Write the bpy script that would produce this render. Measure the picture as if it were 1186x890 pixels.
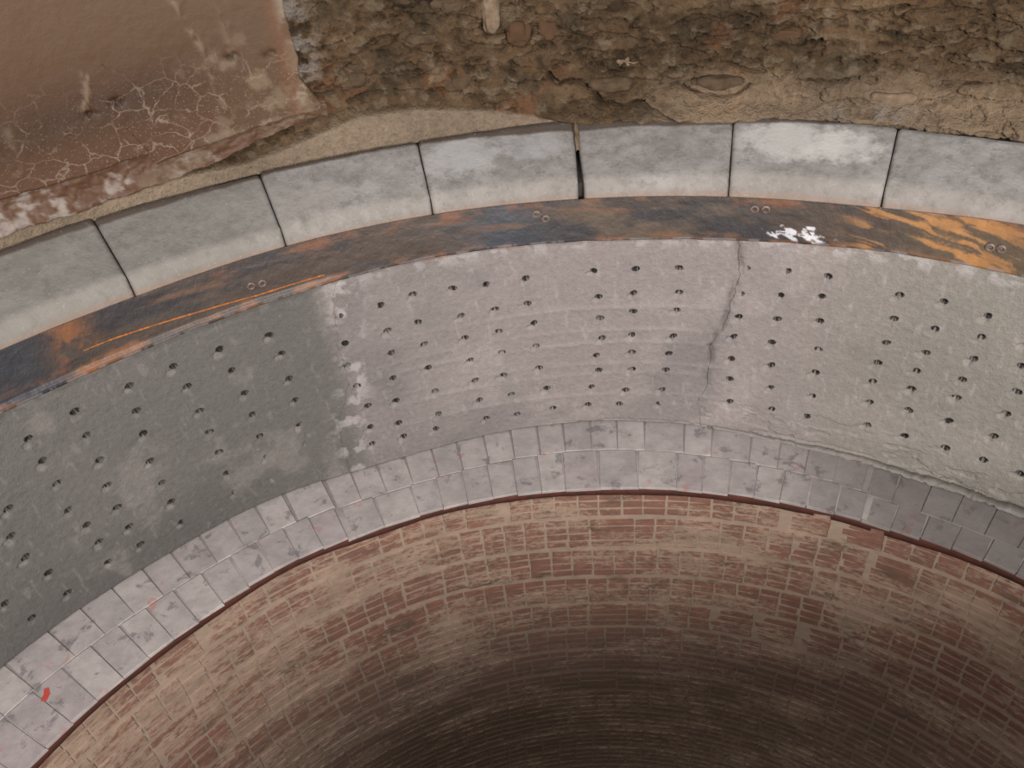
import bpy, bmesh, math, random
import numpy as np
from mathutils import Matrix, Vector
for o in list(bpy.data.objects): bpy.data.objects.remove(o)
S = bpy.context.scene; COL = S.collection
R = math.radians
random.seed(7); RNG = np.random.RandomState(11)

# ---------------------------------------------------------------- camera
cam = bpy.data.objects.new('camera', bpy.data.cameras.new('camera')); COL.objects.link(cam)
cam.data.sensor_fit = 'HORIZONTAL'; cam.data.sensor_width = 36.0
cam.data.lens = 971.1 / 1186 * 36.0; cam.data.clip_start = .02
cam.matrix_world = Matrix(((0.93763254, -0.15238023, 0.31245077, 0), (0.33812284, 0.60851076, -0.717905, -.3572),
                           (-0.08073513, 0.77877784, 0.62208273, 1.8603), (0, 0, 0, 1)))
S.camera = cam
# ---------------------------------------------------------------- world, lights, exposure
w = bpy.data.worlds.new('world'); S.world = w; w.use_nodes = True
w.node_tree.nodes['Background'].inputs[0].default_value = (.86, .90, 1.0, 1)
w.node_tree.nodes['Background'].inputs[1].default_value = .34
def area(name, loc, target, size, power, color):
    l = bpy.data.lights.new(name, 'AREA'); l.shape = 'DISK'; l.size = size; l.energy = power; l.color = color
    o = bpy.data.objects.new(name, l); COL.objects.link(o); o.location = loc
    o.rotation_euler = (Vector(target) - Vector(loc)).to_track_quat('-Z', 'Y').to_euler(); return o
area('work_lamp', (1.9, -2.5, 2.16), (-1.1, 2.6, -.5), 1.2, 490, (1.0, .94, .90))
area('shaft_fill', (-1.2, -1.1, 3.4), (-.4, 2.2, -2.5), 1.0, 95, (1.0, .93, .88))  # unseen fill, added to brighten the deep far wall
S.view_settings.view_transform = 'Standard'; S.view_settings.look = 'None'
S.view_settings.gamma = 1; S.view_settings.exposure = 0.1; S.view_settings.use_curve_mapping = False

# ---------------------------------------------------------------- noise in numpy
TAB = RNG.rand(256, 256)
def vn(u, v):
    u = np.asarray(u, float); v = np.asarray(v, float)
    iu = np.floor(u).astype(int); iv = np.floor(v).astype(int); fu = u - iu; fv = v - iv
    fu = fu*fu*(3-2*fu); fv = fv*fv*(3-2*fv)
    a = TAB[iu % 256, iv % 256]; b = TAB[(iu+1) % 256, iv % 256]; c = TAB[iu % 256, (iv+1) % 256]; d = TAB[(iu+1) % 256, (iv+1) % 256]
    return (a*(1-fu)+b*fu)*(1-fv)+(c*(1-fu)+d*fu)*fv
def fbm(u, v, o=4, s=0):
    t = 0; a = .5; n = 0
    for i in range(o):
        t = t + a*vn(u*2**i+17.3*i+s, v*2**i+9.1*i+s*1.7); n += a; a *= .55
    return t/n
def sm(x, a, b):
    t = np.clip((np.asarray(x, float)-a)/(b-a), 0, 1); return t*t*(3-2*t)
def lerp(a, b, t):
    return a*(1-t[..., None]) + np.asarray(b)*t[..., None]
def seg_dist(u, v, pts):
    best = np.full(u.shape, 9.)
    for (a, b), (c, d) in zip(pts[:-1], pts[1:]):
        L = (c-a)**2+(d-b)**2+1e-12; t = np.clip(((u-a)*(c-a)+(v-b)*(d-b))/L, 0, 1)
        best = np.minimum(best, np.hypot(u-a-t*(c-a), v-b-t*(d-b)))
    return best

# ---------------------------------------------------------------- object helpers
def tag(o, label=None, cat=None, group=None, kind=None):
    for k, v in (('label', label), ('category', cat), ('group', group), ('kind', kind)):
        if v: o[k] = v
    return o
def link(name, me, mat, parent=None):
    o = bpy.data.objects.new(name, me); COL.objects.link(o)
    if mat and not me.materials: me.materials.append(mat)
    if parent: o.parent = parent
    return o
def empty(name, loc=(0, 0, 0)):
    o = bpy.data.objects.new(name, None); COL.objects.link(o); o.location = loc; o.empty_display_size = .1; return o
def np_mesh(name, V, F, C=None, smooth=True):
    me = bpy.data.meshes.new(name); F = np.asarray(F, np.int32)
    me.vertices.add(len(V)); me.vertices.foreach_set('co', np.asarray(V, np.float32).ravel())
    me.loops.add(F.size); me.loops.foreach_set('vertex_index', F.ravel())
    k = F.shape[1]; me.polygons.add(len(F))
    me.polygons.foreach_set('loop_start', np.arange(len(F), dtype=np.int32)*k)
    me.polygons.foreach_set('loop_total', np.full(len(F), k, np.int32))
    me.polygons.foreach_set('use_smooth', np.full(len(F), smooth))
    if C is not None:
        at = me.color_attributes.new('Col', 'FLOAT_COLOR', 'POINT')
        c = np.ones((len(V), 4), np.float32); c[:, :C.shape[-1]] = C.reshape(len(V), -1); at.data.foreach_set('color', c.ravel())
    me.update(calc_edges=True); return me
def grid_faces(n, m, close=False):          # n columns (theta), m rows (down)
    i = np.arange(n if close else n-1)[:, None]; j = np.arange(m-1)[None, :]
    a = i*m+j; b = ((i+1) % n)*m+j
    return np.stack([a, b, b+1, a+1], -1).reshape(-1, 4)
def cyl_grid(TH, RR, ZZ):                   # arrays n x m, theta in degrees
    t = np.radians(TH); return np.stack([RR*np.sin(t), RR*np.cos(t), ZZ], -1).reshape(-1, 3)
def itp(tab, x, period=True):               # table of (theta, value); blends to its mean outside
    a = [p[0] for p in tab]; b = [p[1] for p in tab]; m = float(np.mean(b))
    a2 = [-180, a[0]-25]+a+[a[-1]+25, 180]; b2 = [m, m]+b+[m, m]
    xs = np.asarray(x, float); r = 0
    for d in (-3, -1.5, 0, 1.5, 3): r = r+np.interp(xs+d, a2, b2)
    return r/5

# measured profile of the shaft: theta in degrees from +Y, metres
ZTOP = [(-66.78, -0.03), (-60.51, -0.037), (-53.79, -0.037), (-40.12, -0.018), (-31.93, -0.004), (-23.74, -0.007), (-14.18, -0.017), (-5.64, -0.014), (3.73, -0.005), (9, .0), (14.79, -0.005)]
ZBOT = [(-76.27, -1.098), (-60.8, -1.123), (-50.59, -1.104), (-42.09, -1.152), (-34.97, -1.14), (-26.08, -1.114), (-19.07, -1.104), (-8.8, -1.123), (-0.5, -1.151), (7.42, -1.159), (11.34, -1.180), (20.97, -1.162)]
ZRING = [(-64.79, 0.178), (-55.3, 0.167), (-43.3, 0.179), (-31.01, 0.178), (-18.81, 0.171), (-6.77, 0.167), (4.88, 0.164), (14.01, 0.186)]
RTOP = [(-61.14, 3.45), (-54.85, 3.467), (-43.27, 3.434), (-31.45, 3.425), (-19.36, 3.488), (-7.42, 3.47), (3.75, 3.405), (12.28, 3.389)]
RIN = [(-80.55, 2.538), (-74.29, 2.554), (-65.27, 2.57), (-55.72, 2.599), (-46.37, 2.597), (-36.76, 2.615), (-27.28, 2.571), (-17.81, 2.542), (-8.5, 2.569), (0.45, 2.603), (8.99, 2.63), (16.99, 2.655), (23.45, 2.66)]
def gap(x): return .01+.022*sm(x, 0, 13)*(1-sm(x, 30, 50))
def zl(x): return itp(ZBOT, x)-gap(x)       # top of the brick ledge
def rin(x): return itp(RIN, x)+.9*(gap(x)-.01)

# ---------------------------------------------------------------- materials
def newmat(name):
    m = bpy.data.materials.new(name); m.use_nodes = True; return m, m.node_tree, m.node_tree.nodes['Principled BSDF']
def N(t, kind, **kw):
    n = t.nodes.new(kind)
    for k, v in kw.items(): setattr(n, k, v)
    return n
def mth(t, op, a, b=None, clamp=False):
    n = N(t, 'ShaderNodeMath', operation=op, use_clamp=clamp)
    for i, x in enumerate((a, b)):
        if x is None: continue
        if isinstance(x, (int, float)): n.inputs[i].default_value = x
        else: t.links.new(x, n.inputs[i])
    return n.outputs[0]
def noise(t, vec, scale, detail=4, rough=.6, dist=0):
    n = N(t, 'ShaderNodeTexNoise'); n.inputs['Scale'].default_value = scale; n.inputs['Detail'].default_value = detail
    n.inputs['Roughness'].default_value = rough; n.inputs['Distortion'].default_value = dist
    t.links.new(vec, n.inputs['Vector']); return n.outputs['Fac']
def ramp(t, fac, a, b):
    n = N(t, 'ShaderNodeMapRange', interpolation_type='SMOOTHSTEP'); n.inputs[1].default_value = a; n.inputs[2].default_value = b
    t.links.new(fac, n.inputs[0]); return n.outputs[0]
def mix(t, fac, a, b, blend='MIX'):
    n = N(t, 'ShaderNodeMix', data_type='RGBA', blend_type=blend)
    for s, x in ((0, fac), (6, a), (7, b)):
        if isinstance(x, (int, float)): n.inputs[s].default_value = x
        elif isinstance(x, tuple): n.inputs[s].default_value = (*x, 1)
        else: t.links.new(x, n.inputs[s])
    return n.outputs[2]
def bump(t, bs, h, dist, strength=1.0):
    n = N(t, 'ShaderNodeBump'); n.inputs['Distance'].default_value = dist; n.inputs['Strength'].default_value = strength
    t.links.new(h, n.inputs['Height']); t.links.new(n.outputs[0], bs.inputs['Normal'])
def cylvec(t, ku=1.0, kv=1.0, off=0.0):     # unrolled (theta*2.8, z) coordinates of the real surface
    g = N(t, 'ShaderNodeNewGeometry'); s = N(t, 'ShaderNodeSeparateXYZ'); t.links.new(g.outputs['Position'], s.inputs[0])
    a = mth(t, 'ARCTAN2', s.outputs[0], s.outputs[1])
    rr = mth(t, 'SQRT', mth(t, 'ADD', mth(t, 'MULTIPLY', s.outputs[0], s.outputs[0]), mth(t, 'MULTIPLY', s.outputs[1], s.outputs[1])))
    c = N(t, 'ShaderNodeCombineXYZ'); t.links.new(mth(t, 'MULTIPLY', a, 2.8*ku), c.inputs[0])
    t.links.new(mth(t, 'ADD', mth(t, 'MULTIPLY', s.outputs[2], kv), off), c.inputs[1]); t.links.new(rr, c.inputs[2])
    return c.outputs[0], a, s.outputs[2], rr, g.outputs['Position']
def colmat(name, rough=.85, nscale=60, bdist=.002, amt=.35, spec=.3, fine=220):
    m, t, bs = newmat(name); at = N(t, 'ShaderNodeAttribute', attribute_name='Col')
    g = N(t, 'ShaderNodeNewGeometry'); n1 = noise(t, g.outputs['Position'], nscale, 6, .65); n2 = noise(t, g.outputs['Position'], fine, 3, .6)
    f = mth(t, 'ADD', mth(t, 'MULTIPLY', n1, amt*1.3), mth(t, 'MULTIPLY', n2, amt*.7))
    f = mth(t, 'ADD', f, 1-amt)
    v = N(t, 'ShaderNodeVectorMath', operation='SCALE'); t.links.new(at.outputs['Color'], v.inputs[0]); t.links.new(f, v.inputs['Scale'])
    t.links.new(v.outputs[0], bs.inputs['Base Color']); bs.inputs['Roughness'].default_value = rough
    bs.inputs['Specular IOR Level'].default_value = spec
    bump(t, bs, mth(t, 'ADD', n1, mth(t, 'MULTIPLY', n2, .5)), bdist); return m
M_conc = colmat('concrete', .8, 38, .006, .42, .35, 150)
M_rock = colmat('rock', .95, 30, .022, .85, .15, 95)
M_steel = colmat('rusty_steel', .5, 30, .0015, .5, .5, 90)

def lining_mat():
    m, t, bs = newmat('brown_render'); at = N(t, 'ShaderNodeAttribute', attribute_name='Col'); vec, a, z, rr, pos = cylvec(t)
    vo = N(t, 'ShaderNodeTexVoronoi', feature='DISTANCE_TO_EDGE'); vo.inputs['Scale'].default_value = 12
    wv = N(t, 'ShaderNodeVectorMath', operation='MULTIPLY_ADD'); nz = N(t, 'ShaderNodeTexNoise'); nz.inputs['Scale'].default_value = 9; nz.inputs['Detail'].default_value = 5
    t.links.new(vec, nz.inputs['Vector']); t.links.new(nz.outputs['Color'], wv.inputs[0]); wv.inputs[1].default_value = (.12, .12, .12); t.links.new(vec, wv.inputs[2])
    t.links.new(wv.outputs[0], vo.inputs['Vector'])
    vein = mth(t, 'SUBTRACT', 1.0, ramp(t, vo.outputs['Distance'], .0, .045))
    patch = ramp(t, noise(t, vec, 6, 6, .75), .42, .60)
    vein = mth(t, 'MULTIPLY', mth(t, 'MULTIPLY', vein, patch), at.outputs['Alpha'])
    sp = mth(t, 'MULTIPLY', ramp(t, noise(t, vec, 150, 2, .5), .62, .70), mth(t, 'MULTIPLY', at.outputs['Alpha'], .35))
    n = noise(t, vec, 40, 6, .7)
    c = mix(t, mth(t, 'MULTIPLY', n, .5), at.outputs['Color'], (.055, .024, .012))
    c = mix(t, mth(t, 'ADD', mth(t, 'MULTIPLY', vein, .42), sp, True), c, (.33, .26, .20))
    t.links.new(c, bs.inputs['Base Color']); bs.inputs['Roughness'].default_value = .6; bs.inputs['Specular IOR Level'].default_value = .35
    bump(t, bs, n, .002); return m
M_lining = lining_mat()

def skim_mask(t, vec, a, z):
    v1 = noise(t, vec, 1.7, 6, .66, .5)
    leftm = ramp(t, a, R(-42), R(-62)); deep = ramp(t, z, -1.9, -2.9)
    s = mth(t, 'ADD', v1, mth(t, 'MULTIPLY', leftm, .025)); s = mth(t, 'SUBTRACT', s, mth(t, 'MULTIPLY', deep, .05))
    fine = noise(t, vec, 26, 5, .7)
    s = mth(t, 'ADD', s, mth(t, 'MULTIPLY', mth(t, 'SUBTRACT', fine, .5), .75))
    return ramp(t, s, .43, .62)
def wall_mat(name, base_a, base_b, skimk):
    m, t, bs = newmat(name); vec, a, z, rr, pos = cylvec(t, 1.0, 2.4)
    mask = mth(t, 'MULTIPLY', skim_mask(t, vec, a, z), skimk)
    oi = N(t, 'ShaderNodeObjectInfo'); n = noise(t, pos, 22, 5, .7); n2 = noise(t, vec, 6, 4, .6, .3)
    c = mix(t, ramp(t, n2, .3, .7), base_a, base_b)
    c = mix(t, ramp(t, noise(t, vec, 3.1, 5, .6), .55, .72), c, (.09, .065, .045))
    c = mix(t, mth(t, 'MULTIPLY', ramp(t, z, -1.9, -2.9), .55), c, (.15, .125, .10))  # grey tone of the shaded depth mixed into the colour
    skim = mix(t, ramp(t, noise(t, vec, 4.3, 4, .6), .35, .7), (.34, .25, .19), (.25, .19, .14))
    c = mix(t, mask, c, skim)
    v = N(t, 'ShaderNodeVectorMath', operation='SCALE'); t.links.new(c, v.inputs[0]); t.links.new(mth(t, 'ADD', .72, mth(t, 'MULTIPLY', n, .56)), v.inputs['Scale'])
    t.links.new(v.outputs[0], bs.inputs['Base Color']); bs.inputs['Roughness'].default_value = .9; bs.inputs['Specular IOR Level'].default_value = .34
    bump(t, bs, n, .003); return m
M_brick = wall_mat('red_brick', (.205, .100, .070), (.150, .080, .060), .85)
M_mortar = wall_mat('lime_mortar', (.31, .235, .18), (.265, .20, .15), 1.0)
def simple(name, c1, c2, scale, rough=.85, bd=.002, spec=.25):
    m, t, bs = newmat(name); g = N(t, 'ShaderNodeNewGeometry'); n = noise(t, g.outputs['Position'], scale, 6, .65)
    t.links.new(mix(t, ramp(t, n, .3, .7), c1, c2), bs.inputs['Base Color']); bs.inputs['Roughness'].default_value = rough
    bs.inputs['Specular IOR Level'].default_value = spec; bump(t, bs, n, bd); return m
M_edge = simple('bare_brick_edge', (.125, .042, .030), (.075, .034, .026), 18)
M_red = simple('red_paint', (.45, .06, .05), (.38, .05, .04), 40)
M_bolt = simple('corroded_bolt', (.20, .15, .12), (.09, .06, .05), 60, .55, .001, .5)
M_bead = simple('orange_rust_bead', (.42, .15, .035), (.22, .08, .03), 40, .7)
M_floor = simple('dark_shaft_bottom', (.03, .026, .022), (.05, .045, .04), 6)
M_deck = simple('galvanised_deck', (.16, .16, .16), (.11, .11, .11), 12, .5)
M_stone = simple('brown_stone', (.10, .068, .042), (.06, .042, .027), 22, .95, .006, .15)
M_stone2 = simple('pale_stone', (.23, .17, .12), (.12, .088, .058), 20, .95, .005, .15)
M_stone3 = simple('rust_brown_stone', (.085, .048, .026), (.065, .036, .02), 14, .9, .004, .2)
def ledge_mat(name, tint):
    m, t, bs = newmat(name); g = N(t, 'ShaderNodeNewGeometry'); p = g.outputs['Position']
    n = noise(t, p, 9, 6, .7); d = noise(t, p, 10, 5, .68, .3); q = noise(t, p, 8.3, 3, .6)
    c = mix(t, ramp(t, n, .3, .7), tint, tuple(x*.74 for x in tint))
    off = N(t, 'ShaderNodeVectorMath', operation='ADD'); t.links.new(p, off.inputs[0]); off.inputs[1].default_value = (7, 3, 5)
    pk = noise(t, off.outputs[0], 8, 3, .6)
    c = mix(t, mth(t, 'MULTIPLY', ramp(t, pk, .63, .72), .55), c, (.36, .13, .11))
    c = mix(t, mth(t, 'MULTIPLY', ramp(t, d, .56, .66), .55), c, (.085, .08, .088))
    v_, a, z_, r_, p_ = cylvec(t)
    c = mix(t, mth(t, 'MULTIPLY', ramp(t, a, R(-8), R(15)), .62), c, (.085, .075, .068))  # right end darkened in the colour, standing in for shade there
    t.links.new(c, bs.inputs['Base Color']); bs.inputs['Roughness'].default_value = .85; bs.inputs['Specular IOR Level'].default_value = .2
    bump(t, bs, mth(t, 'ADD', n, d), .003); return m
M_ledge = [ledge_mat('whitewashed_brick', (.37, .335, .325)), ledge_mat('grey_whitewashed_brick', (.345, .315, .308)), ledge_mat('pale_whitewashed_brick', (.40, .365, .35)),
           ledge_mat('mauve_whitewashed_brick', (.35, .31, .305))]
M_ljoint = simple('whitewashed_joint', (.25, .225, .215), (.20, .18, .175), 30)
def block_mat():
    m, t, bs = newmat('kerb_concrete'); vec, a, z, rr, p = cylvec(t)
    oi = N(t, 'ShaderNodeObjectInfo'); n = noise(t, p, 8, 7, .72); f = noise(t, p, 70, 4, .7); b = noise(t, p, 3.2, 4, .6, .3)
    c = mix(t, ramp(t, n, .3, .7), (.32, .305, .292), (.20, .19, .178))
    c = mix(t, mth(t, 'MULTIPLY', ramp(t, noise(t, p, 17, 6, .8), .48, .66), .55), c, (.12, .11, .095))
    c = mix(t, mth(t, 'MULTIPLY', ramp(t, noise(t, p, 5.5, 5, .7, .6), .55, .68), .35), c, (.33, .31, .295))
    c = mix(t, mth(t, 'MULTIPLY', ramp(t, a, R(-38), R(-48)), .45), c, (.125, .125, .105))
    def blob(th, r, su, sr, k, col, c):
        u = mth(t, 'DIVIDE', mth(t, 'SUBTRACT', a, R(th)), R(su)); v = mth(t, 'DIVIDE', mth(t, 'SUBTRACT', rr, r), sr)
        d = mth(t, 'ADD', mth(t, 'MULTIPLY', u, u), mth(t, 'MULTIPLY', v, v)); d = mth(t, 'ADD', d, mth(t, 'MULTIPLY', mth(t, 'SUBTRACT', n, .5), 3.5))
        return mix(t, mth(t, 'MULTIPLY', ramp(t, d, 1.2, .1), k), c, col)
    c = blob(-2.6, 3.30, 4.5, .13, .8, (.50, .49, .47), c); c = blob(.8, 3.27, 3.2, .10, .7, (.52, .51, .49), c)
    c = blob(-28, 3.30, 3.6, .12, .65, (.40, .40, .41), c); c = blob(-22.6, 3.32, 3.0, .09, .5, (.37, .37, .39), c); c = blob(-40, 3.2, 2.5, .1, .35, (.3, .28, .26), c)
    lip = ramp(t, mth(t, 'ADD', rr, mth(t, 'MULTIPLY', mth(t, 'SUBTRACT', n, .5), .05)), 3.125, 3.09); c = mix(t, mth(t, 'MULTIPLY', lip, mth(t, 'MULTIPLY', ramp(t, b, .2, .7), .5)), c, (.215, .195, .172))
    low = ramp(t, z, .205, .18); c = mix(t, mth(t, 'MULTIPLY', low, .35), c, (.26, .14, .085))
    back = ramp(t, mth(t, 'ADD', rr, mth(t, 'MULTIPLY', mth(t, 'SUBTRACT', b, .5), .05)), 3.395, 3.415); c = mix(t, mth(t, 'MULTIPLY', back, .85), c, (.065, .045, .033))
    c = mix(t, mth(t, 'MULTIPLY', ramp(t, f, .60, .72), .45), c, (.42, .40, .38))
    t.links.new(c, bs.inputs['Base Color']); bs.inputs['Roughness'].default_value = .75; bs.inputs['Specular IOR Level'].default_value = .35
    bump(t, bs, mth(t, 'ADD', n, mth(t, 'MULTIPLY', f, .4)), .005); return m
M_block = block_mat()

# ================================================================ LARGE STRUCTURE
# ---- drilled concrete collar, three cast panels
HOLES = [(-46.65, -0.197), (-46.13, -0.311), (-46.14, -0.457), (-46.21, -0.584), (-46.51, -0.735), (-46.12, -0.845), (-46.23, -0.963), (-50.78, -0.184), (-50.46, -0.307), (-50.09, -0.447), (-50.08, -0.577), (-50.13, -0.713), (-50.12, -0.841), (-50.07, -0.969), (-54.56, -0.18), (-54.17, -0.302), (-54.0, -0.445), (-53.94, -0.574), (-53.83, -0.702), (-53.86, -0.837), (-53.85, -0.966), (-58.15, -0.183), (-58.45, -0.31), (-58.71, -0.431), (-59.17, -0.582), (-59.06, -0.721), (-59.05, -0.846), (-62.42, -0.184), (-62.46, -0.313), (-62.46, -0.453), (-62.88, -0.59), (-62.99, -0.723), (-66.05, -0.197), (-66.0, -0.321), (-65.92, -0.454), (-66.2, -0.602), (-40.56, -0.207), (-40.71, -0.357), (-40.98, -0.483), (-40.61, -0.613), (-40.09, -0.749), (-40.33, -0.885), (-40.53, -0.997), (-36.97, -0.201), (-36.83, -0.346), (-36.92, -0.476), (-37.26, -0.622), (-37.45, -0.766), (-37.65, -0.909), (-37.44, -1.006), (-34.07, -0.182), (-34.03, -0.337), (-33.85, -0.469), (-33.88, -0.61), (-33.63, -0.764), (-33.68, -0.912), (-34.19, -1.007), (-30.53, -0.189), (-30.16, -0.346), (-30.05, -0.475), (-29.88, -0.613), (-29.68, -0.743), (-29.52, -0.875), (-29.08, -1.004), (-27.57, -0.198), (-27.07, -0.339), (-26.92, -0.468), (-26.84, -0.595), (-26.91, -0.738), (-26.38, -0.871), (-26.02, -1.011), (-24.04, -0.191), (-24.09, -0.329), (-23.65, -0.445), (-23.6, -0.582), (-23.46, -0.719), (-22.88, -0.856), (-22.41, -0.993), (-18.05, -0.179), (-17.69, -0.323), (-17.6, -0.445), (-17.42, -0.563), (-17.99, -0.667), (-17.8, -0.762), (-18.54, -0.868), (-18.91, -0.986), (-14.41, -0.177), (-14.57, -0.308), (-14.6, -0.412), (-14.68, -0.55), (-14.67, -0.655), (-14.65, -0.763), (-15.25, -0.898), (-15.81, -0.989), (-10.7, -0.173), (-10.6, -0.305), (-10.7, -0.403), (-10.92, -0.556), (-11.24, -0.663), (-11.47, -0.765), (-11.73, -0.894), (-11.9, -0.984), (-5.12, -0.156), (-5.32, -0.295), (-5.31, -0.421), (-5.54, -0.536), (-5.54, -0.669), (-5.51, -0.792), (-5.29, -0.939), (-1.78, -0.155), (-2.04, -0.284), (-2.01, -0.412), (-2.2, -0.548), (-1.98, -0.681), (-1.77, -0.82), (-1.38, -0.948), (1.47, -0.16), (1.29, -0.265), (1.48, -0.397), (1.75, -0.553), (1.88, -0.688), (1.98, -0.832), (1.85, -0.957), (7.13, -0.201), (7.13, -0.323), (7.0, -0.455), (6.73, -0.571), (6.67, -0.681), (6.81, -0.804), (7.09, -0.935), (10.38, -0.194), (10.3, -0.332), (10.12, -0.463), (9.82, -0.57), (9.8, -0.675), (10.05, -0.797), (10.3, -0.947), (13.63, -0.218), (13.66, -0.322), (13.62, -0.438), (13.31, -0.555), (13.29, -0.657), (13.27, -0.796), (13.71, -0.943), (16.94, -0.41), (17.31, -0.538), (17.13, -0.665), (16.88, -0.803), (16.75, -0.943), (19.61, -0.946), (-65.62, -0.723), (-65.47, -0.841), (-65.65, -0.969), (-70.46, -0.561), (-70.45, -0.694), (-69.71, -0.832), (-69.38, -0.989), (-62.91, -0.853), (-62.79, -0.98), (-58.99, -0.985), (-73.33, -0.831), (-72.45, -0.985)]
HOLES += [(16.9+3.3*i, -.2-.125*k) for i in range(1, 4) for k in range(7)] + [(16.9, -.2), (16.9, -.3)] + [(-69.6, -.19), (-69.6, -.32), (-69.6, -.44)] + [(-73.2-3.5*i, -.2-.13*k) for i in range(4) for k in range(7) if i or k < 4]
SEAM_L = [(-40.27, 0.06), (-41.0, -0.132), (-41.31, -0.357), (-41.26, -0.563), (-43.11, -0.799), (-43.34, -0.981), (-43.3, -1.25)]
SEAM_R = [(-5.96, 0.06), (-5.62, -0.16), (-6.02, -0.323), (-6.55, -0.471), (-7.47, -0.575), (-7.47, -0.707), (-7.59, -0.872), (-8.3, -0.961), (-7.57, -1.25)]
def seam(tab, z):
    tt = sorted((b, a) for a, b in tab)
    return np.interp(z, [b for b, _ in tt], [a for _, a in tt]) + .45*(fbm(z*22, z*0+3, 3, 5)-.5)
collar = empty('concrete_collar', (0, 0, -1.1))
tag(collar, 'grey cast concrete band full of drilled holes, below the rusty steel ring', 'concrete lining')
def collar_panel(a0, a1, n, m, side):
    s = np.linspace(0, 1, n)[:, None]; v = np.linspace(0, 1, m)[None, :]
    zmid = .06+(-1.15-.06)*v
    left = seam(SEAM_L, zmid) if a0 == 'L' else (seam(SEAM_R, zmid) if a0 == 'R' else np.full_like(zmid, a0))
    right = seam(SEAM_L, zmid) if a1 == 'L' else (seam(SEAM_R, zmid) if a1 == 'R' else np.full_like(zmid, a1))
    TH = left+(right-left)*s
    rough = .006+.016*sm(TH[:, -1:], -9, 4)
    zb = itp(ZBOT, TH[:, -1:])+rough*(fbm(TH[:, -1:]*1.3, TH[:, -1:]*0, 5, 2)-.5)*2
    zb = zb-.020*sm(TH[:, -1:], -9, 3)
    z0 = itp(ZTOP, TH[:, -1:])+.012
    Z = z0+(zb-z0)*v
    U = np.radians(TH)*3.03
    h = .010*(fbm(U*1.7, Z*1.7, 3, 3)-.5)+.0045*(fbm(U*14, Z*14, 4, 4)-.5)+.0022*(fbm(U*60, Z*60, 2, 9)-.5)
    # trowel lines
    band = sm(TH, -42, -34)*(1-sm(TH, -9, -3))
    zz = Z+.012*np.sin(U*2)
    tl = np.zeros_like(Z)
    for k, q in enumerate((-.40, -.53, -.60, -.735, -.80, -.93)):
        tl += np.exp(-((zz-q-.012*(fbm(U*1.5, Z*0+k, 2, k)-.5)*2)/.013)**2)*fbm(U*3+k, Z*0, 2, k+30)
    h += .004*tl*band
    # colour
    C = np.zeros(TH.shape+(3,)); C[:] = (.235, .207, .200)
    mot = fbm(U*3.2, Z*3.2, 5, 6)
    C = lerp(C, (.285, .25, .243), sm(mot, .45, .68)*.8)
    C = lerp(C, (.15, .14, .135), sm(fbm(U*2.1+9, Z*2.6, 4, 15), .52, .72)*.55)
    C = lerp(C, (.36, .32, .305), np.clip(tl*band, 0, 1)*.30)
    C = lerp(C, (.205, .195, .17), sm(TH, -6, 12)*.75)
    wl = sm(-TH, 27, 38)*.45+sm(-TH+2.5*(mot-.5), 40.5, 43)*.55
    C = lerp(C, (.098, .096, .088), wl*.85)
    C = lerp(C, (.075, .072, .068), wl*sm(-TH, 42, 60)*sm(-Z, .72, 1.1)*.55)
    # efflorescence
    pat = sm(fbm(U*5, Z*5, 5, 21), .60, .74)*wl
    C = lerp(C, (.22, .20, .185), pat*.40)
    scr = sm(fbm(U*45, Z*14+U*6, 4, 33), .66, .78)
    C = lerp(C, (.40, .37, .36), scr*.22*(1-.5*wl))
    seamd = np.minimum(np.abs(TH-seam(SEAM_L, Z)), 9)
    ef = sm(fbm(U*16, Z*16, 5, 40), .50, .62)*np.exp(-((TH-seam(SEAM_L, Z)-1.0)/1.5)**2)
    C = lerp(C, (.46, .43, .42), ef*.5)
    sd2 = np.abs(TH-seam(SEAM_R, Z)); C = lerp(C, (.10, .085, .08), np.exp(-(sd2/.35)**2)*sm(fbm(U*8, Z*8, 3, 2), .42, .6)*.6)
    topw = sm(Z, -.10, -.02)*sm(fbm(U*20, Z*20, 4, 50), .45, .6); C = lerp(C, (.42, .40, .40), topw*.5*(1-.6*wl))
    C = lerp(C, (.24, .12, .07), sm(Z, -.035, -.005)*sm(fbm(U*6, Z*6, 3, 61), .5, .62)*.7)
    # spalls round seams
    h -= .010*np.exp(-((sd2)/.30)**2)*sm(fbm(U*10, Z*10, 3, 12), .4, .6)
    if side == 'right':
        h += .018*sm(-Z, .78, 1.05)*sm(TH, -7, 2)*(.4+1.2*fbm(U*5, Z*5, 3, 70)) + .006
        flak = sm(fbm(U*7+3, Z*16, 4, 71), .56, .60); h -= .008*flak*sm(-Z, .85, 1.1)
    if side == 'left': h -= .004
    if side != 'left':          # ragged crack along the foot of the right panel
        zc_ = itp(ZBOT, TH)+.004+.034*(fbm(U*5, U*0, 5, 91)-.5)+.022*(fbm(U*22, U*0, 4, 92)-.5)
        wid = .0035+.0085*sm(TH, -7, 18); am_ = sm(TH, -26, -8)*.35+.65*sm(TH, -9, -4)
        g_ = np.exp(-((Z-zc_)/wid)**2)*am_
        h -= .045*g_; C = lerp(C, (.035, .028, .024), np.clip(g_*1.2, 0, 1)*.85)
        zc2 = zc_+.028+.03*(fbm(U*4, U*0, 4, 95)-.5); g2 = np.exp(-((Z-zc2)/.005)**2)*sm(fbm(U*5, U*0, 3, 96), .48, .6)*sm(TH, -2, 4)
        h -= .018*g2
    # drilled holes with chipped rims
    rr = np.random.RandomState(5)
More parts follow.
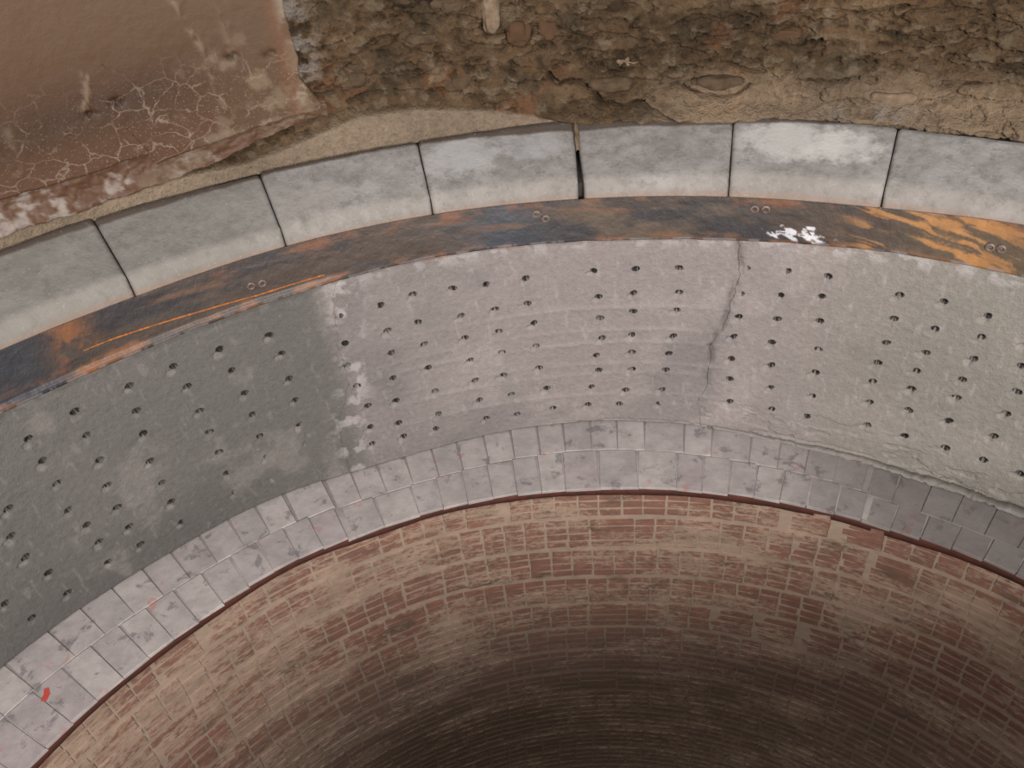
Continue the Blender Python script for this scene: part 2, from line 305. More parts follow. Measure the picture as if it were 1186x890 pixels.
    for (ht, hz) in HOLES:
        q = rr.rand(8); t_lo, t_hi = TH.min(), TH.max()
        if ht < t_lo-1 or ht > t_hi+1: continue
        i0 = max(0, int((ht-2.0-t_lo)/(t_hi-t_lo)*n)-4); i1 = min(n, int((ht+2.0-t_lo)/(t_hi-t_lo)*n)+4)
        j0 = max(0, int((-hz-.09)/1.2*m)-3); j1 = min(m, int((.06-hz+.09)/1.2*m)+4)
        sl = (slice(i0, i1), slice(j0, j1))
        du = U[sl]-math.radians(ht)*3.03; dz = Z[sl]-hz
        if du.size == 0: continue
        ang = (q[0]-.3)*.9; cu, cz = du*math.cos(ang)+dz*math.sin(ang), -du*math.sin(ang)+dz*math.cos(ang)
        e = np.sqrt((cu/(.0125+.0035*q[1]))**2+(cz/(.0092+.0022*q[2]))**2)+.22*(fbm(U[sl]*90, Z[sl]*90, 2, 3)-.5)
        hole = 1-sm(e, .92, 1.06)
        kk = .4+.9*q[3]*(q[3] > .35); su, sz = -.012-.010*q[4], -.016-.010*q[5]
        e2 = np.hypot((du-su)/(.016+.012*q[6]), (dz-sz)/(.013+.010*q[7]))+.7*(fbm(U[sl]*50, Z[sl]*50, 3, 7)-.5)
        sp = (1-sm(e2, .55, 1.0))
        h[sl] -= .0075*sp*kk
        C[sl] = lerp(C[sl], (.36, .33, .31), sp*.20*min(1, kk)*(1-hole))
        h[sl] -= .16*hole
        C[sl] = lerp(C[sl], (.016, .014, .012), sm(-e, -1.38, -1.20))  # shade inside the bore painted near-black, slightly past the rim
    RR = 3.03-h
    # returns: side edges and bottom go back into the ground
    def back(A, k): return A
    TH2 = np.concatenate([TH, TH[:, -1:]], 1); R2 = np.concatenate([RR, RR[:, -1:]+.20], 1); Z2 = np.concatenate([Z, Z[:, -1:]+.004], 1)
    C2 = np.concatenate([C, C[:, -1:]*.7], 1)
    TH2 = np.concatenate([TH2[:1], TH2, TH2[-1:]], 0); R2 = np.concatenate([R2[:1]+.05, R2, R2[-1:]+.05], 0); Z2 = np.concatenate([Z2[:1], Z2, Z2[-1:]], 0); C2 = np.concatenate([C2[:1]*.6, C2, C2[-1:]*.6], 0)
    me = np_mesh('collar_panel', cyl_grid(TH2, R2, Z2), grid_faces(*TH2.shape), C2)
    o = link('collar_panel', me, M_conc, collar); o.location = (0, 0, 1.1); return o
p = collar_panel('L', 'R', 420, 262, 'mid'); tag(p, 'middle panel, paler and pinkish grey with trowel lines')
p = collar_panel(-92.0, 'L', 560, 262, 'left'); tag(p, 'left panel, darker greenish grey concrete with white stains')
p = collar_panel('R', 32.0, 470, 262, 'right'); tag(p, 'right panel with a crumbling lower edge')
def arc_box(a0, a1, n, prof, col=None):     # prof: closed list of (r, z) -> swept solid between two angles
    th = np.linspace(a0, a1, n); P = len(prof); V = []
    for a in th:
        for r, z in prof:
            r_ = r(a) if callable(r) else r; z_ = z(a) if callable(z) else z
            V.append((r_*math.sin(R(a)), r_*math.cos(R(a)), z_))
    F = [(i*P+j, (i+1)*P+j, (i+1)*P+(j+1) % P, i*P+(j+1) % P) for i in range(n-1) for j in range(P)]
    me = bpy.data.meshes.new('arc'); me.from_pydata(V, [], F+[tuple(range(P))[::-1], tuple((n-1)*P+j for j in range(P))]); me.update(); return me
def fix(me):
    b = bmesh.new(); b.from_mesh(me); bmesh.ops.recalc_face_normals(b, faces=b.faces); b.to_mesh(me); b.free(); return me
me = fix(arc_box(32, 268, 90, [(3.03, .06), (3.03, -1.15), (3.2, -1.15), (3.2, .06)]))
at = me.color_attributes.new('Col', 'FLOAT_COLOR', 'POINT'); at.data.foreach_set('color', [.19, .18, .165, 1]*len(me.vertices))
o = link('collar_panel', me, M_conc, collar); o.location = (0, 0, 1.1)

# ---- rock wall behind the kerb
CR = [[(-20.72, 0.568), (-20.18, 0.514), (-19.08, 0.528), (-17.63, 0.49), (-16.87, 0.43), (-15.07, 0.408), (-14.24, 0.43), (-12.82, 0.39), (-11.4, 0.358)], [(-10.78, 0.47), (-9.39, 0.445), (-7.96, 0.436), (-6.94, 0.451), (-6.2, 0.486)], [(-7.7, 0.575), (-6.46, 0.544), (-5.25, 0.536)], [(-2.26, 0.509), (-0.79, 0.5), (0.32, 0.514)], [(-11.29, 0.565), (-10.11, 0.555)], [(-3.12, 0.648), (-1.62, 0.664)], [(-25.19, 0.807), (-24.89, 0.761), (-23.71, 0.76)], [(6.43, 0.5), (8.44, 0.525)], [(-30.47, 0.91), (-29.22, 0.928)], [(0.73, 0.781), (3.3, 0.808)]]
def terr(x, k, sh=.2):
    y = x*k; f = np.floor(y); return (f+sm(y-f, .5-sh, .5+sh))/k
def rock_h(TH, Z):
    U = np.radians(TH)*3.55
    lum = fbm(U*1.6, Z*4.2, 5, 80); mid = fbm(U*7, Z*15, 5, 81); fin = fbm(U*22, Z*30, 4, 82)
    rid = 1-np.abs(2*fbm(U*4.0+2*mid, Z*11+1.2*lum, 4, 83)-1)
    h = .075*lum+.045*(mid-.5)+.030*(fin-.5)-.030*sm(rid, .90, .985)
    h = .82*h+.18*terr(h, 30, .25)+.010*(fbm(U*45, Z*60, 3, 86)-.5)
    foot = sm(-Z, -.56, -.40); h += .055*foot+.07*sm(-Z, -.43, -.365)
    for c in CR:
        pts = [(math.radians(a)*3.55, z) for a, z in c]
        d = seg_dist(U, Z, pts)+.006*(fbm(U*40, Z*40, 3, 3)-.5)
        up = np.interp(U, [q[0] for q in pts], [q[1] for q in pts])
        h -= .055*np.exp(-(d/.0095)**2)
        h += .030*np.exp(-(d/.05)**2)*sm(Z-up, 0.0, .012)
    # smooth mortar crescent above the kerb
    mt = np.interp(TH, [-110, -50, -43.9, -38.1, -34.8, -29.7, -25.8, -21.9, -19.3, -17, 60], [.43, .42, .40, .459, .501, .479, .443, .395, .36, .34, .34])
    mm = (1-sm(Z-mt-.012*(mid-.5), -.008, .012))
    flat = .115-.16*(Z-.37)+.004*(fin-.5)
    return h*(1-mm)+flat*mm, mm, lum, mid, fin, rid
def rock_wall():
    fine = np.linspace(-98, 42, 1250); coarse = np.linspace(44, 260, 110)
    th = np.concatenate([fine, coarse]); z = np.concatenate([np.linspace(.345, 1.30, 165), np.linspace(1.34, 3.0, 40)])
    TH, Z = np.meshgrid(th, z, indexing='ij')
    h, mm, lum, mid, fin, rid = rock_h(TH, Z)
    ROCKK = .47
    U = np.radians(TH)*3.55
    C = np.zeros(TH.shape+(3,)); C[:] = (.200, .128, .072)
    C = lerp(C, (.115, .078, .045), sm(lum+.35*(mid-.5), .50, .70)*.8)
    C = lerp(C, (.30, .20, .115), sm(fbm(U*3, Z*6, 4, 90), .52, .70)*.75)
    C = lerp(C, (.11, .085, .055), sm(fbm(U*6, Z*9, 4, 91), .56, .72)*.6)
    C = lerp(C, (.30, .145, .075), sm(fbm(U*4+5, Z*8, 4, 92), .64, .74)*.6)
    C = lerp(C, (.36, .28, .19), sm(fin, .55, .74)*.6); C = lerp(C, (.05, .035, .022), sm(-fin, -.40, -.26)*.6)
    C = lerp(C, (.50, .37, .25), sm(TH, -16, -9)*sm(-Z, -.60, -.42)*.75)
    C = lerp(C, (.30, .235, .17), mm*.9)
    nearl = sm(-TH, 36.2, 38.5)*(1-sm(-TH, 41, 44)); C = lerp(C, (.52, .46, .41), nearl*sm(fin, .42, .5)*sm(Z, .6, .7)*.8)
    C = lerp(C, (.55, .50, .44), np.exp(-((TH-2)/3)**2-((Z-.385)/.035)**2)*sm(fin, .42, .6)*.8)
    C = C*(ROCKK+.30*mm)[..., None]*(.72+.56*fbm(U*2.2, Z*5, 4, 97))[..., None]
    V = cyl_grid(TH, 3.60-h, Z)
    me = np_mesh('wall_rock', V, grid_faces(*TH.shape, close=True)[:, ::-1], C)
    o = link('wall_upper', me, M_rock); return tag(o, 'rough brown rock face with flat lying cracks above the concrete kerb', kind='structure')
wall_rock = rock_wall()

# ---- brown rendered lining on the left
lining = empty('render_lining', (0, 0, .5))
tag(lining, 'brown curved render slab with white crazing, upper left, broken along its foot', 'wall lining')
def lining_part(name, rfront, ztopv, ztab, edge, thick, n, m, colfn, jag, seed):
    s = np.linspace(0, 1, n)[:, None]; v = np.linspace(0, 1, m)[None, :]
    zc = .54+(ztopv-.54)*v
    er = edge(zc)+.55*(fbm(zc*14, zc*0+seed, 4, seed)-.5)
    TH = -98+(er+98)*s
    zb = np.interp(TH[:, :1], [p[0] for p in ztab], [p[1] for p in ztab])+jag*(fbm(TH[:, :1]*1.1, TH[:, :1]*0, 5, seed)-.5)
    Z = zb+(ztopv-zb)*v; U = np.radians(TH)*3.5
    h = .006*(fbm(U*2, Z*2, 3, seed+1)-.5)+.003*(fbm(U*20, Z*20, 3, seed+2)-.5)
    C, A, hh = colfn(TH, Z, U); RR = rfront-h-hh
    def ext(A_, k0=0, k1=0, axis=0):
        return np.concatenate([np.take(A_, [0], axis)+k0, A_, np.take(A_, [-1], axis)+k1], axis)
    C4 = np.concatenate([C, A[..., None]], -1)
    TH = ext(TH, 0, 0, 0); Z = ext(Z, 0, 0, 0); RR = ext(RR, thick, thick, 0); C4 = ext(C4, 0, 0, 0)
    TH = ext(TH, 0, 0, 1); Z = ext(Z, 0, 0, 1); RR = ext(RR, thick, thick, 1); C4 = ext(C4, 0, 0, 1)
    me = np_mesh(name, cyl_grid(TH, RR, Z), grid_faces(*TH.shape)[:, ::-1], C4)
    o = link(name, me, M_lining, lining); o.location = (0, 0, -.5); return o
def col_main(TH, Z, U):
    C = np.zeros(TH.shape+(3,)); C[:] = (.165, .086, .042)
    C = lerp(C, (.24, .155, .095), sm(Z, .80, 1.12)*.8)
    C = lerp(C, (.075, .038, .022), np.exp(-((Z-.77-.004*(TH+52))/.10)**2)*sm(-TH, 42, 50)*.75)
    C = lerp(C, (.20, .10, .065), sm(-Z, -.70, -.58)*.6)
    C = lerp(C, (.21, .145, .09), sm(TH, -46, -41)*.6)
    C = lerp(C, (.42, .35, .28), sm(fbm(U*11, Z*11, 5, 4), .50, .66)*sm(TH, -49, -43)*sm(-Z, -1.05, -.80)*.75)
    C = lerp(C, (.33, .15, .08), np.exp(-((TH+39.4)/.6)**2)*.6)
    C = lerp(C, (.58, .52, .47), sm(TH, -39.6, -38.7)*sm(fbm(U*9, Z*9, 4, 5), .40, .52)*.85)
    C = lerp(C, (.50, .43, .37), sm(-Z+.02*(fbm(U*14, Z*0, 3, 8)-.5)*3, -.585, -.56)*sm(fbm(U*4, Z*0, 3, 8), .42, .6)*.7*sm(TH, -50, -46))
    hh = np.zeros_like(Z)
    for a0, z0, a1, z1, k in ((-45.43, 1.12, -44.56, .894, .8), (-44.56, .894, -44.0, .60, .6), (-51.9, .93, -52.8, .77, .9), (-47.8, .763, -47.1, .568, .5), (-57.47, .784, -58.1, .604, .5), (-42.4, 1.1, -42.9, .9, .4)):
        zz = np.clip((Z-z0)/(z1-z0), 0, 1); ax = a0+(a1-a0)*zz; inb = sm((Z-z1)/(z0-z1), -.05, .05)*(1-sm((Z-z1)/(z0-z1), .9, 1.1))
        g = np.exp(-((TH-ax-.4*(fbm(Z*9, Z*0, 3, 6)-.5))/.28)**2)*inb*sm(fbm(U*30, Z*18, 3, 14), .38, .55); C = lerp(C, (.42, .34, .27), g*k); hh += .004*g
    for a, z in ((-50.82, .78), (-52.71, .759), (-40.29, .833), (-42.86, .853)):
        g = np.exp(-((TH-a)/.38)**2-((Z-z)/.014)**2)*sm(fbm(U*40, Z*40, 2, 3), .25, .5); C = lerp(C, (.012, .01, .009), g*.9); hh -= .02*g
    C = C*np.array([.44, .40, .32])
    A = np.clip(sm(-Z, -.97, -.70)*1.0, 0, 1)*(.75+.25*sm(TH, -60, -50))
    return C, A, hh
def col_foot(TH, Z, U):
    C = np.zeros(TH.shape+(3,)); C[:] = (.17, .085, .045)
    C = lerp(C, (.60, .53, .48), sm(.6*fbm(U*9, Z*12, 5, 16)+.4*fbm(U*40, Z*50, 4, 66)+.9*np.clip(.50-Z, -.05, .12), .52, .68)*.75)
    C = lerp(C, (.24, .17, .10), sm(fbm(U*6, Z*9, 4, 17), .56, .66)*.7)
    hh = .026*(fbm(U*9, Z*14, 5, 18)-.5)+.02*(fbm(U*28, Z*34, 3, 19)-.5)+.5*np.clip(.47-Z, 0, .05)
    C = C*.58
    return C, np.zeros_like(Z), hh
EDGE = [(.54, -37.7), (.578, -37.7), (.682, -38.8), (.789, -38.56), (.897, -38.72), (1.031, -38.59), (1.221, -38.53)]
lp = lining_part('render_slab', 3.485, 1.62, [(-98, .545), (-59.7, .541), (-56.5, .537), (-53.7, .533), (-51.9, .545), (-50.1, .548), (-49.9, .500), (-48.3, .511), (-44.7, .532), (-41.7, .554), (-37.5, .57)],
    lambda z: np.interp(z, [a for a, _ in EDGE], [b for _, b in EDGE]), .075, 620, 150, col_main, .014, 8)
lp2 = lining_part('broken_foot', 3.505, .60, [(-98, .40), (-60.6, .405), (-55.1, .400), (-50.3, .412), (-45.9, .436), (-42.6, .485), (-38, .535)],
    lambda z: z*0-37.3, .09, 620, 34, col_foot, .02, 12)
tag(lp2, 'red broken edge crusted with white salts')

# ---- steel ring
ring = empty('steel_ring', (0, 0, 0)); tag(ring, 'dark steel ring with orange rust and welded bolt pairs, between kerb blocks and concrete', 'steel ring')
def steel():
    th = np.concatenate([np.linspace(-95, 40, 1500), np.linspace(41, 264, 120)])
    v = np.linspace(0, 1, 40); TH, VV = np.meshgrid(th, v, indexing='ij')
    Uc = np.radians(TH)*3.03
    zt = itp(ZRING, TH)+.008; zb = itp(ZTOP, TH)+.010*(fbm(Uc*9, Uc*0, 5, 23)-.5)
    Z = zt+(zb-zt)*VV; U = Uc
    h = .004*(fbm(U*3, Z*6, 3, 24)-.5)+.0015*(fbm(U*25, Z*40, 3, 25)-.5)
    h += .007*sm(VV, .86, .93)*sm(-TH, 38, 44)       # lower flange on the left
    C = np.zeros(TH.shape+(3,)); C[:] = (.085, .056, .040)
    st = fbm(U*2.6, Z*13, 5, 26)
    C = lerp(C, (.026, .026, .031), sm(st, .42, .60)*.85)
    C = lerp(C, (.050, .062, .085), np.exp(-((TH+25.5)/3.2)**2)*.85)
    C = lerp(C, (.03, .035, .05), sm(-TH, 60, 64)*.8)
    C = lerp(C, (.17, .115, .075), sm(TH, -22, -18)*(1-sm(TH, 2, 6))*sm(fbm(U*3, Z*9, 4, 27), .44, .62)*.7)
    C = lerp(C, (.15, .105, .06), sm(TH, 4, 9)*.7)
    up = sm(Z, .118, .165)*sm(fbm(U*7, Z*22, 5, 28), .50, .66); C = lerp(C, (.33, .12, .045), up*.6)
    lo = sm(-Z, -.03, .0)*sm(fbm(U*8, Z*20, 5, 29), .50, .66); C = lerp(C, (.36, .14, .05), lo*.65)
    sw = fbm(U*8+10*(Z-.1)+3*fbm(U*4, Z*9, 3, 31), Z*34+U*6, 5, 35)
    C = lerp(C, (.62, .29, .09), sm(TH, 1.0, 4.5)*(1-sm(TH, 11, 16)*.6)*sm(sw, .46, .60)*.85)
    C = lerp(C, (.38, .14, .04), np.exp(-((TH+60.3)/1.2)**2)*sm(fbm(U*14, Z*14, 4, 38), .42, .58)*.8)
    C = lerp(C, (.27, .12, .055), sm(fbm(U*2.2, Z*30+U*2, 5, 37), .58, .72)*.5)
    wh = np.exp(-((TH+1.2)/2.1)**2-((Z-.035)/.032)**2); C = lerp(C, (.95, .95, 1.0), sm(wh*.55+1.3*(fbm(U*26+Z*40, Z*40-U*12, 4, 36)-.42), .42, .55)*sm(wh, .08, .3)*.95)
    g = (1-sm(-TH, 18, 22))*0
    C = lerp(C, (.34, .32, .33), sm(VV, .93, .985)*sm(fbm(U*20, Z*5, 4, 39), .44, .56)*.7)
    C = C*(.36+.30*fbm(U*12, Z*20, 4, 77))[..., None]
    RR = 3.012+.032*(1-VV)-h
    TH = np.concatenate([TH, TH[:, -1:]], 1); RR = np.concatenate([RR, RR[:, -1:]+.04], 1); Z = np.concatenate([Z, Z[:, -1:]], 1); C = np.concatenate([C, C[:, -1:]*.6], 1)
    me = np_mesh('ring_plate', cyl_grid(TH, RR, Z), grid_faces(*TH.shape, close=True), C); return link('ring_plate', me, M_steel, ring)
steel()
BOLTS = [(-46.84, .066), (-45.95, .063), (-22.75, .130), (-21.97, .106), (-4.94, .128), (-4.07, .129), (12.36, .086), (13.1, .087)]
def washer():
    b = bmesh.new(); n = 14; prof = [(.019, 0), (.018, .007), (.012, .010), (.009, .007), (.008, .001)]
    rows = [[b.verts.new((r*math.cos(2*math.pi*i/n)*(1+.06*math.sin(3*i)), r*math.sin(2*math.pi*i/n), z)) for i in range(n)] for r, z in prof]
    for k in range(len(prof)-1):
        for i in range(n): b.faces.new((rows[k][i], rows[k][(i+1) % n], rows[k+1][(i+1) % n], rows[k+1][i]))
    b.faces.new(rows[-1]); me = bpy.data.meshes.new('bolt'); b.to_mesh(me); b.free(); return me
wm = washer()
def radial(o, th, r, z, tilt=0):
    t = R(th); n = Vector((-math.sin(t), -math.cos(t), 0)); tx = Vector((math.cos(t), -math.sin(t), 0))
    # local z = inward normal, local x = tangent
    y = n.cross(tx); o.matrix_local = Matrix(((tx.x, y.x, n.x, r*math.sin(t)), (tx.y, y.y, n.y, r*math.cos(t)), (tx.z, y.z, n.z, z), (0, 0, 0, 1)))
for a, z in BOLTS:
    zt = float(itp(ZRING, a)); zb = float(itp(ZTOP, a)); k = 1-(zt-z)/(zt-zb)
    radial(link('bolt', wm, M_bolt, ring), a, 3.013+.032*k, z)
FL = [(-59.44, .055), (-57.83, .053), (-51.26, .03), (-46.43, .018), (-41.34, .024)]
def bead():
    V = []; n = 120
    for i in range(n):
        a = -60+19*i/(n-1); z = float(np.interp(a, [p[0] for p in FL], [p[1] for p in FL])); w = .0035*(.6+.8*random.random()); r = 3.015+.032*max(0, z/.2)
        for j in range(5):
            q = math.pi*j/4; V.append(((r-w*math.sin(q)*1.2)*math.sin(R(a)), (r-w*math.sin(q)*1.2)*math.cos(R(a)), z+w*math.cos(q)))
    F = [(i*5+j, (i+1)*5+j, (i+1)*5+j+1, i*5+j+1) for i in range(n-1) for j in range(4)]
    me = bpy.data.meshes.new('weld_bead'); me.from_pydata(V, [], F); me.update(); return me
tag(link('weld_bead', bead(), M_bead, ring), 'thin orange rust line')

# ---- kerb blocks
J = [-67.1, -55.08, -43.28, -31.22, -19.1, -7.1, 4.35, 16.3]
J = [J[0]-12]+J+[J[-1]+12]
LBL = {0: 'grey kerb block one place left of the leftmost block in the photo', 8: 'grey kerb block one place right of the block at the right edge', 1: 'grey kerb block cut by the left edge of the photo', 2: 'greenish grey kerb block with white scratches, below the broken brown slab',
       3: 'plain warm grey kerb block, third from the left', 4: 'kerb block with bluish white haze, left of the wide open gap',
       5: 'plain grey kerb block immediately right of the wide open gap', 6: 'whitest kerb block with chalky patches across its top',
       7: 'grey kerb block at the right edge of the photo'}
def kerb(i, a0, a1):
    am = (a0+a1)/2; n, m = 60, 34; sd = 100+i
    g0 = .05 if True else 0
    gl = .045+(.0 if abs(a0+19.1) > .1 else .14); gr = .045
    s = np.linspace(0, 1, n)[:, None]
    # profile from the back top, over the top, lip, down the front
    zr = float(itp(ZRING, am))
    prof = [(3.47, .20), (3.47, .352), (3.462, .362)]+[(3.45-(3.45-3.10)*k/14, .368-.112*k/14) for k in range(15)]+[(3.092, .246), (3.084, .236), (3.078, .226)]+[(3.072-.012*k/5, .216-.060*k/5) for k in range(6)]+[(3.10, .150)]
    P = np.array(prof); P = np.repeat(P, 1, 0); m = len(P)
    v = np.linspace(0, 1, m)[None, :]
    a = a0+gl; b = a1-gr
    wob = .05*(fbm(v*9, v*0+i, 3, sd)-.5); wob2 = .05*(fbm(v*9, v*0+i+.5, 3, sd+3)-.5)
    if abs(a0+19.1) < .1: wob = wob+.26*sm(v, .1, .7)
    TH = (a+wob)+((b+wob2)-(a+wob))*s
    RR = np.repeat(P[None, :, 0], n, 0); ZZ = np.repeat(P[None, :, 1], n, 0)
    rt = itp(RTOP, TH[:, :1]); RR = 3.09+(RR-3.09)*np.where(RR > 3.1, (rt-3.09)/(3.46-3.09), 1)
    U = np.radians(TH)*3.2
    nn = .006*(fbm(U*5, RR*5+ZZ*5, 4, sd)-.5)+.003*(fbm(U*30, RR*30+ZZ*30, 3, sd+1)-.5)
    ZZ = ZZ+nn*(RR > 3.11)*(RR < 3.46)+(.004*math.sin(i*2.3)); RR = RR+nn*(RR <= 3.11)+.003*math.cos(i*1.7)
    edge = np.minimum(s, 1-s)*(b-a); rnd = .010*np.exp(-(edge/.12)**2)
    ZZ = ZZ-rnd*(RR > 3.09); RR = RR+rnd*(RR <= 3.09)
    V = cyl_grid(TH, RR, ZZ); F = grid_faces(n, m)
    C = None
    c0 = np.array([R(am)]); org = (3.25*math.sin(R(am)), 3.25*math.cos(R(am)), .16)
    V = V-np.array(org)
    F = np.concatenate([F, np.array([(i_*m+m-1, (i_+1)*m+m-1, (i_+1)*m, i_*m) for i_ in range(n-1)])])
    me = np_mesh('kerb_block', V, F, C)
    bm = bmesh.new(); bm.from_mesh(me); bm.verts.ensure_lookup_table()
    for k0 in (0, (n-1)*m): bm.faces.new([bm.verts[k0+j] for j in range(m)])
    bmesh.ops.recalc_face_normals(bm, faces=bm.faces); bm.to_mesh(me); bm.free()
    o = link('kerb_block', me, M_block); o.location = org
    tag(o, LBL.get(i, 'grey kerb block of the ring beyond the edge of the photo'), 'kerb block', 'concrete kerb blocks round the shaft')
    return o
for i, (a0, a1) in enumerate(zip(J[:-1], J[1:])): kerb(i, a0, a1)
o = link('trim_1', fix(arc_box(J[-1], J[0]+360, 80, [(3.47, .20), (3.46, .365), (3.09, .245), (3.07, .17), (3.2, .16)])), M_block)
tag(o, 'kerb ring behind the camera', kind='structure')
# dark bedding under and behind the blocks, seen through the open joints
o = link('trim_2', fix(arc_box(-180, 180, 181, [(3.13, .14), (3.13, .215), (3.43, .26), (3.62, .33), (3.70, .33), (3.70, .10), (3.2, .10)])), M_floor)
tag(o, 'dark bedding under the kerb blocks', kind='structure')

def plug():                                  # crumbly mortar left in the top of the open gap
    b = bmesh.new(); bmesh.ops.create_icosphere(b, subdivisions=3, radius=1)
    for v in b.verts:
        k = 1+.9*(float(fbm(np.array(v.co.x*2+7), np.array(v.co.y*3+v.co.z*2+7), 4, 3))-.5); v.co = Vector((v.co.x*.013*k, v.co.y*.11*k, v.co.z*.028*k))
    me = bpy.data.meshes.new('joint_mortar'); b.to_mesh(me); b.free(); o = link('joint_mortar', me, M_stone2)
    a = -18.95; o.location = (3.40*math.sin(R(a)), 3.40*math.cos(R(a)), .335); o.rotation_euler = (.30, 0, -R(a))
    tag(o, 'crumbly tan mortar lump stuck in the top of the wide open kerb gap', 'mortar')
plug()
def strip(name, pts, w, h, mat, parent=None, label=None):       # pts: (theta, r, z) raised smear
    V = []; n = len(pts)
    P3 = [Vector((r*math.sin(R(a)), r*math.cos(R(a)), z)) for a, r, z in pts]
    for i, p3 in enumerate(P3):
        d = (P3[min(i+1, n-1)]-P3[max(i-1, 0)]).normalized(); sd = d.cross(Vector((0, 0, 1))).normalized(); k = w*(.3 if i in (0, n-1) else random.uniform(.7, 1.2))
        for f, hh in ((-1, -h), (-.5, h*.8), (.3, h), (1, -h)): V.append(p3+sd*k*f+Vector((0, 0, hh)))
    F = [(i*4+j, (i+1)*4+j, (i+1)*4+j+1, i*4+j+1) for i in range(n-1) for j in range(3)]
    me = bpy.data.meshes.new(name); me.from_pydata(V, [], F); me.update(); o = link(name, me, mat, parent)
    return o

# ---- brick ledge
ledge = empty('trim_3', (0, 0, -1.13)); tag(ledge, 'flat ledge of whitewashed bricks below the drilled concrete', kind='structure')
def bed():
    th = np.linspace(-180, 180, 361)[:-1]; prof_r = [0, .5, 1]; TH = np.repeat(th[:, None], 5, 1)
    z = zl(th); ri = rin(th)
    RR = np.stack([ri+.014, ri+.010, ri*0+2.83, ri*0+3.05, ri*0+3.3], 1); ZZ = np.stack([z-.014, z-.006, z-.006, z-.006, z-.006], 1)
    me = np_mesh('joint_bed', cyl_grid(TH, RR, ZZ), grid_faces(*TH.shape, close=True)); o = link('joint_mortar', me, M_ljoint, ledge); o.location = (0, 0, 1.13)
bed()
def tile_mesh(dr, wth, key):
    b = bmesh.new(); rr = random.Random(key); x, y = wth/2, dr/2
    def pt(sx, sy, z, k): return b.verts.new((sx*(x-k)+rr.uniform(-.002, .002), sy*(y-k)+rr.uniform(-.002, .002), z))
    q = [(-1, -1), (1, -1), (1, 1), (-1, 1)]
    lo = [pt(*s, -.016, 0) for s in q]; md = [pt(*s, -.004, 0) for s in q]; tp = [pt(*s, rr.uniform(-.001, .001), .002) for s in q]
    for A, B in ((lo, md), (md, tp)):
        for i in range(4): b.faces.new((A[i], A[(i+1) % 4], B[(i+1) % 4], B[i]))
    b.faces.new(tp); b.normal_update(); me = bpy.data.meshes.new('brick'); b.to_mesh(me); b.free(); return me
for row in range(2):
    a = -96.0+row*1.1; cache = {}
    while a < 42:
        wd = 2.72+random.uniform(-.12, .12)
        if random.random() < .10: wd *= 1.45
        am = a+wd/2; ri = float(rin(am)); z = float(zl(am))
        r0, r1 = (2.822, 3.10) if row == 0 else (ri+random.uniform(-.004, .003), 2.816)
        rc = (r0+r1)/2; key = (row, round(r1-r0, 2), round(wd*rc, 1), random.randint(0, 2))
        if key not in cache:
            me = tile_mesh(r1-r0, 2*math.tan(R(wd)/2)*(rc-.0)*.985-.004, hash(key) % 9999); cache[key] = me
        me = cache[key]
        if random.random() < .999:
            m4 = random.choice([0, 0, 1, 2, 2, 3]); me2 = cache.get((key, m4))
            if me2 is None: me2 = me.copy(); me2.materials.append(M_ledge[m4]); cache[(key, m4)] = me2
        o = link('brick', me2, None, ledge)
        o.rotation_euler = (random.uniform(-.003, .003), random.uniform(-.003, .003), -R(am)+random.uniform(-.004, .004))
        o.location = (rc*math.sin(R(am)), rc*math.cos(R(am)), z+random.uniform(-.0015, .0015)+1.13)
        a += wd
# red paint mark
def paint():
    pts = [(-76.15, 2.742), (-75.72, 2.757), (-75.35, 2.781), (-75.05, 2.772), (-75.30, 2.742), (-75.85, 2.727)]
    b = bmesh.new(); z = float(zl(-75.6))+.003
    top = [b.verts.new((r*math.sin(R(a)), r*math.cos(R(a)), z)) for a, r in pts]; bot = [b.verts.new((v.co.x, v.co.y, z-.004)) for v in top]
    b.faces.new(top); [b.faces.new((top[i], bot[i], bot[(i+1) % 6], top[(i+1) % 6])) for i in range(6)]
    bmesh.ops.recalc_face_normals(b, faces=b.faces); me = bpy.data.meshes.new('paint_mark'); b.to_mesh(me); b.free()
    o = link('paint_mark', me, M_red, ledge); o.location = (0, 0, 1.13); tag(o, 'small red paint mark')
paint()

# ---- red brick shaft
shaft = empty('wall_lower', (0, 0, -1.2)); tag(shaft, 'deep round shaft of red brick with patchy pale mortar, below the ledge', kind='structure')
ZT0, BAND = -1.128, .2370
RW = .030                                    # wall face set back under the ledge
def zoff(th, z): return (zl(th)+1.138)*np.exp(-np.clip(-1.13-z, 0, 9)/.6)
def rwall(th, z):
    return rin(th)+RW+(2.60-rin(th))*sm(-z, 1.5, 3.2)
def backing():
    th = np.linspace(-180, 180, 541)[:-1]; z = np.concatenate([np.linspace(-1.235, -4.5, 155), np.linspace(-4.6, -8.0, 12)])
    TH, Z = np.meshgrid(th, z, indexing='ij'); U = np.radians(TH)*2.6
    Z[:, 0] = zl(th)-.035
    RR = rwall(TH, Z)+.002+.005*(fbm(U*6, Z*10, 4, 44)-.5)
    me = np_mesh('mortar', cyl_grid(TH, RR, Z), grid_faces(*TH.shape, close=True)); o = link('mortar', me, M_mortar, shaft); o.location = (0, 0, 1.2)
backing()
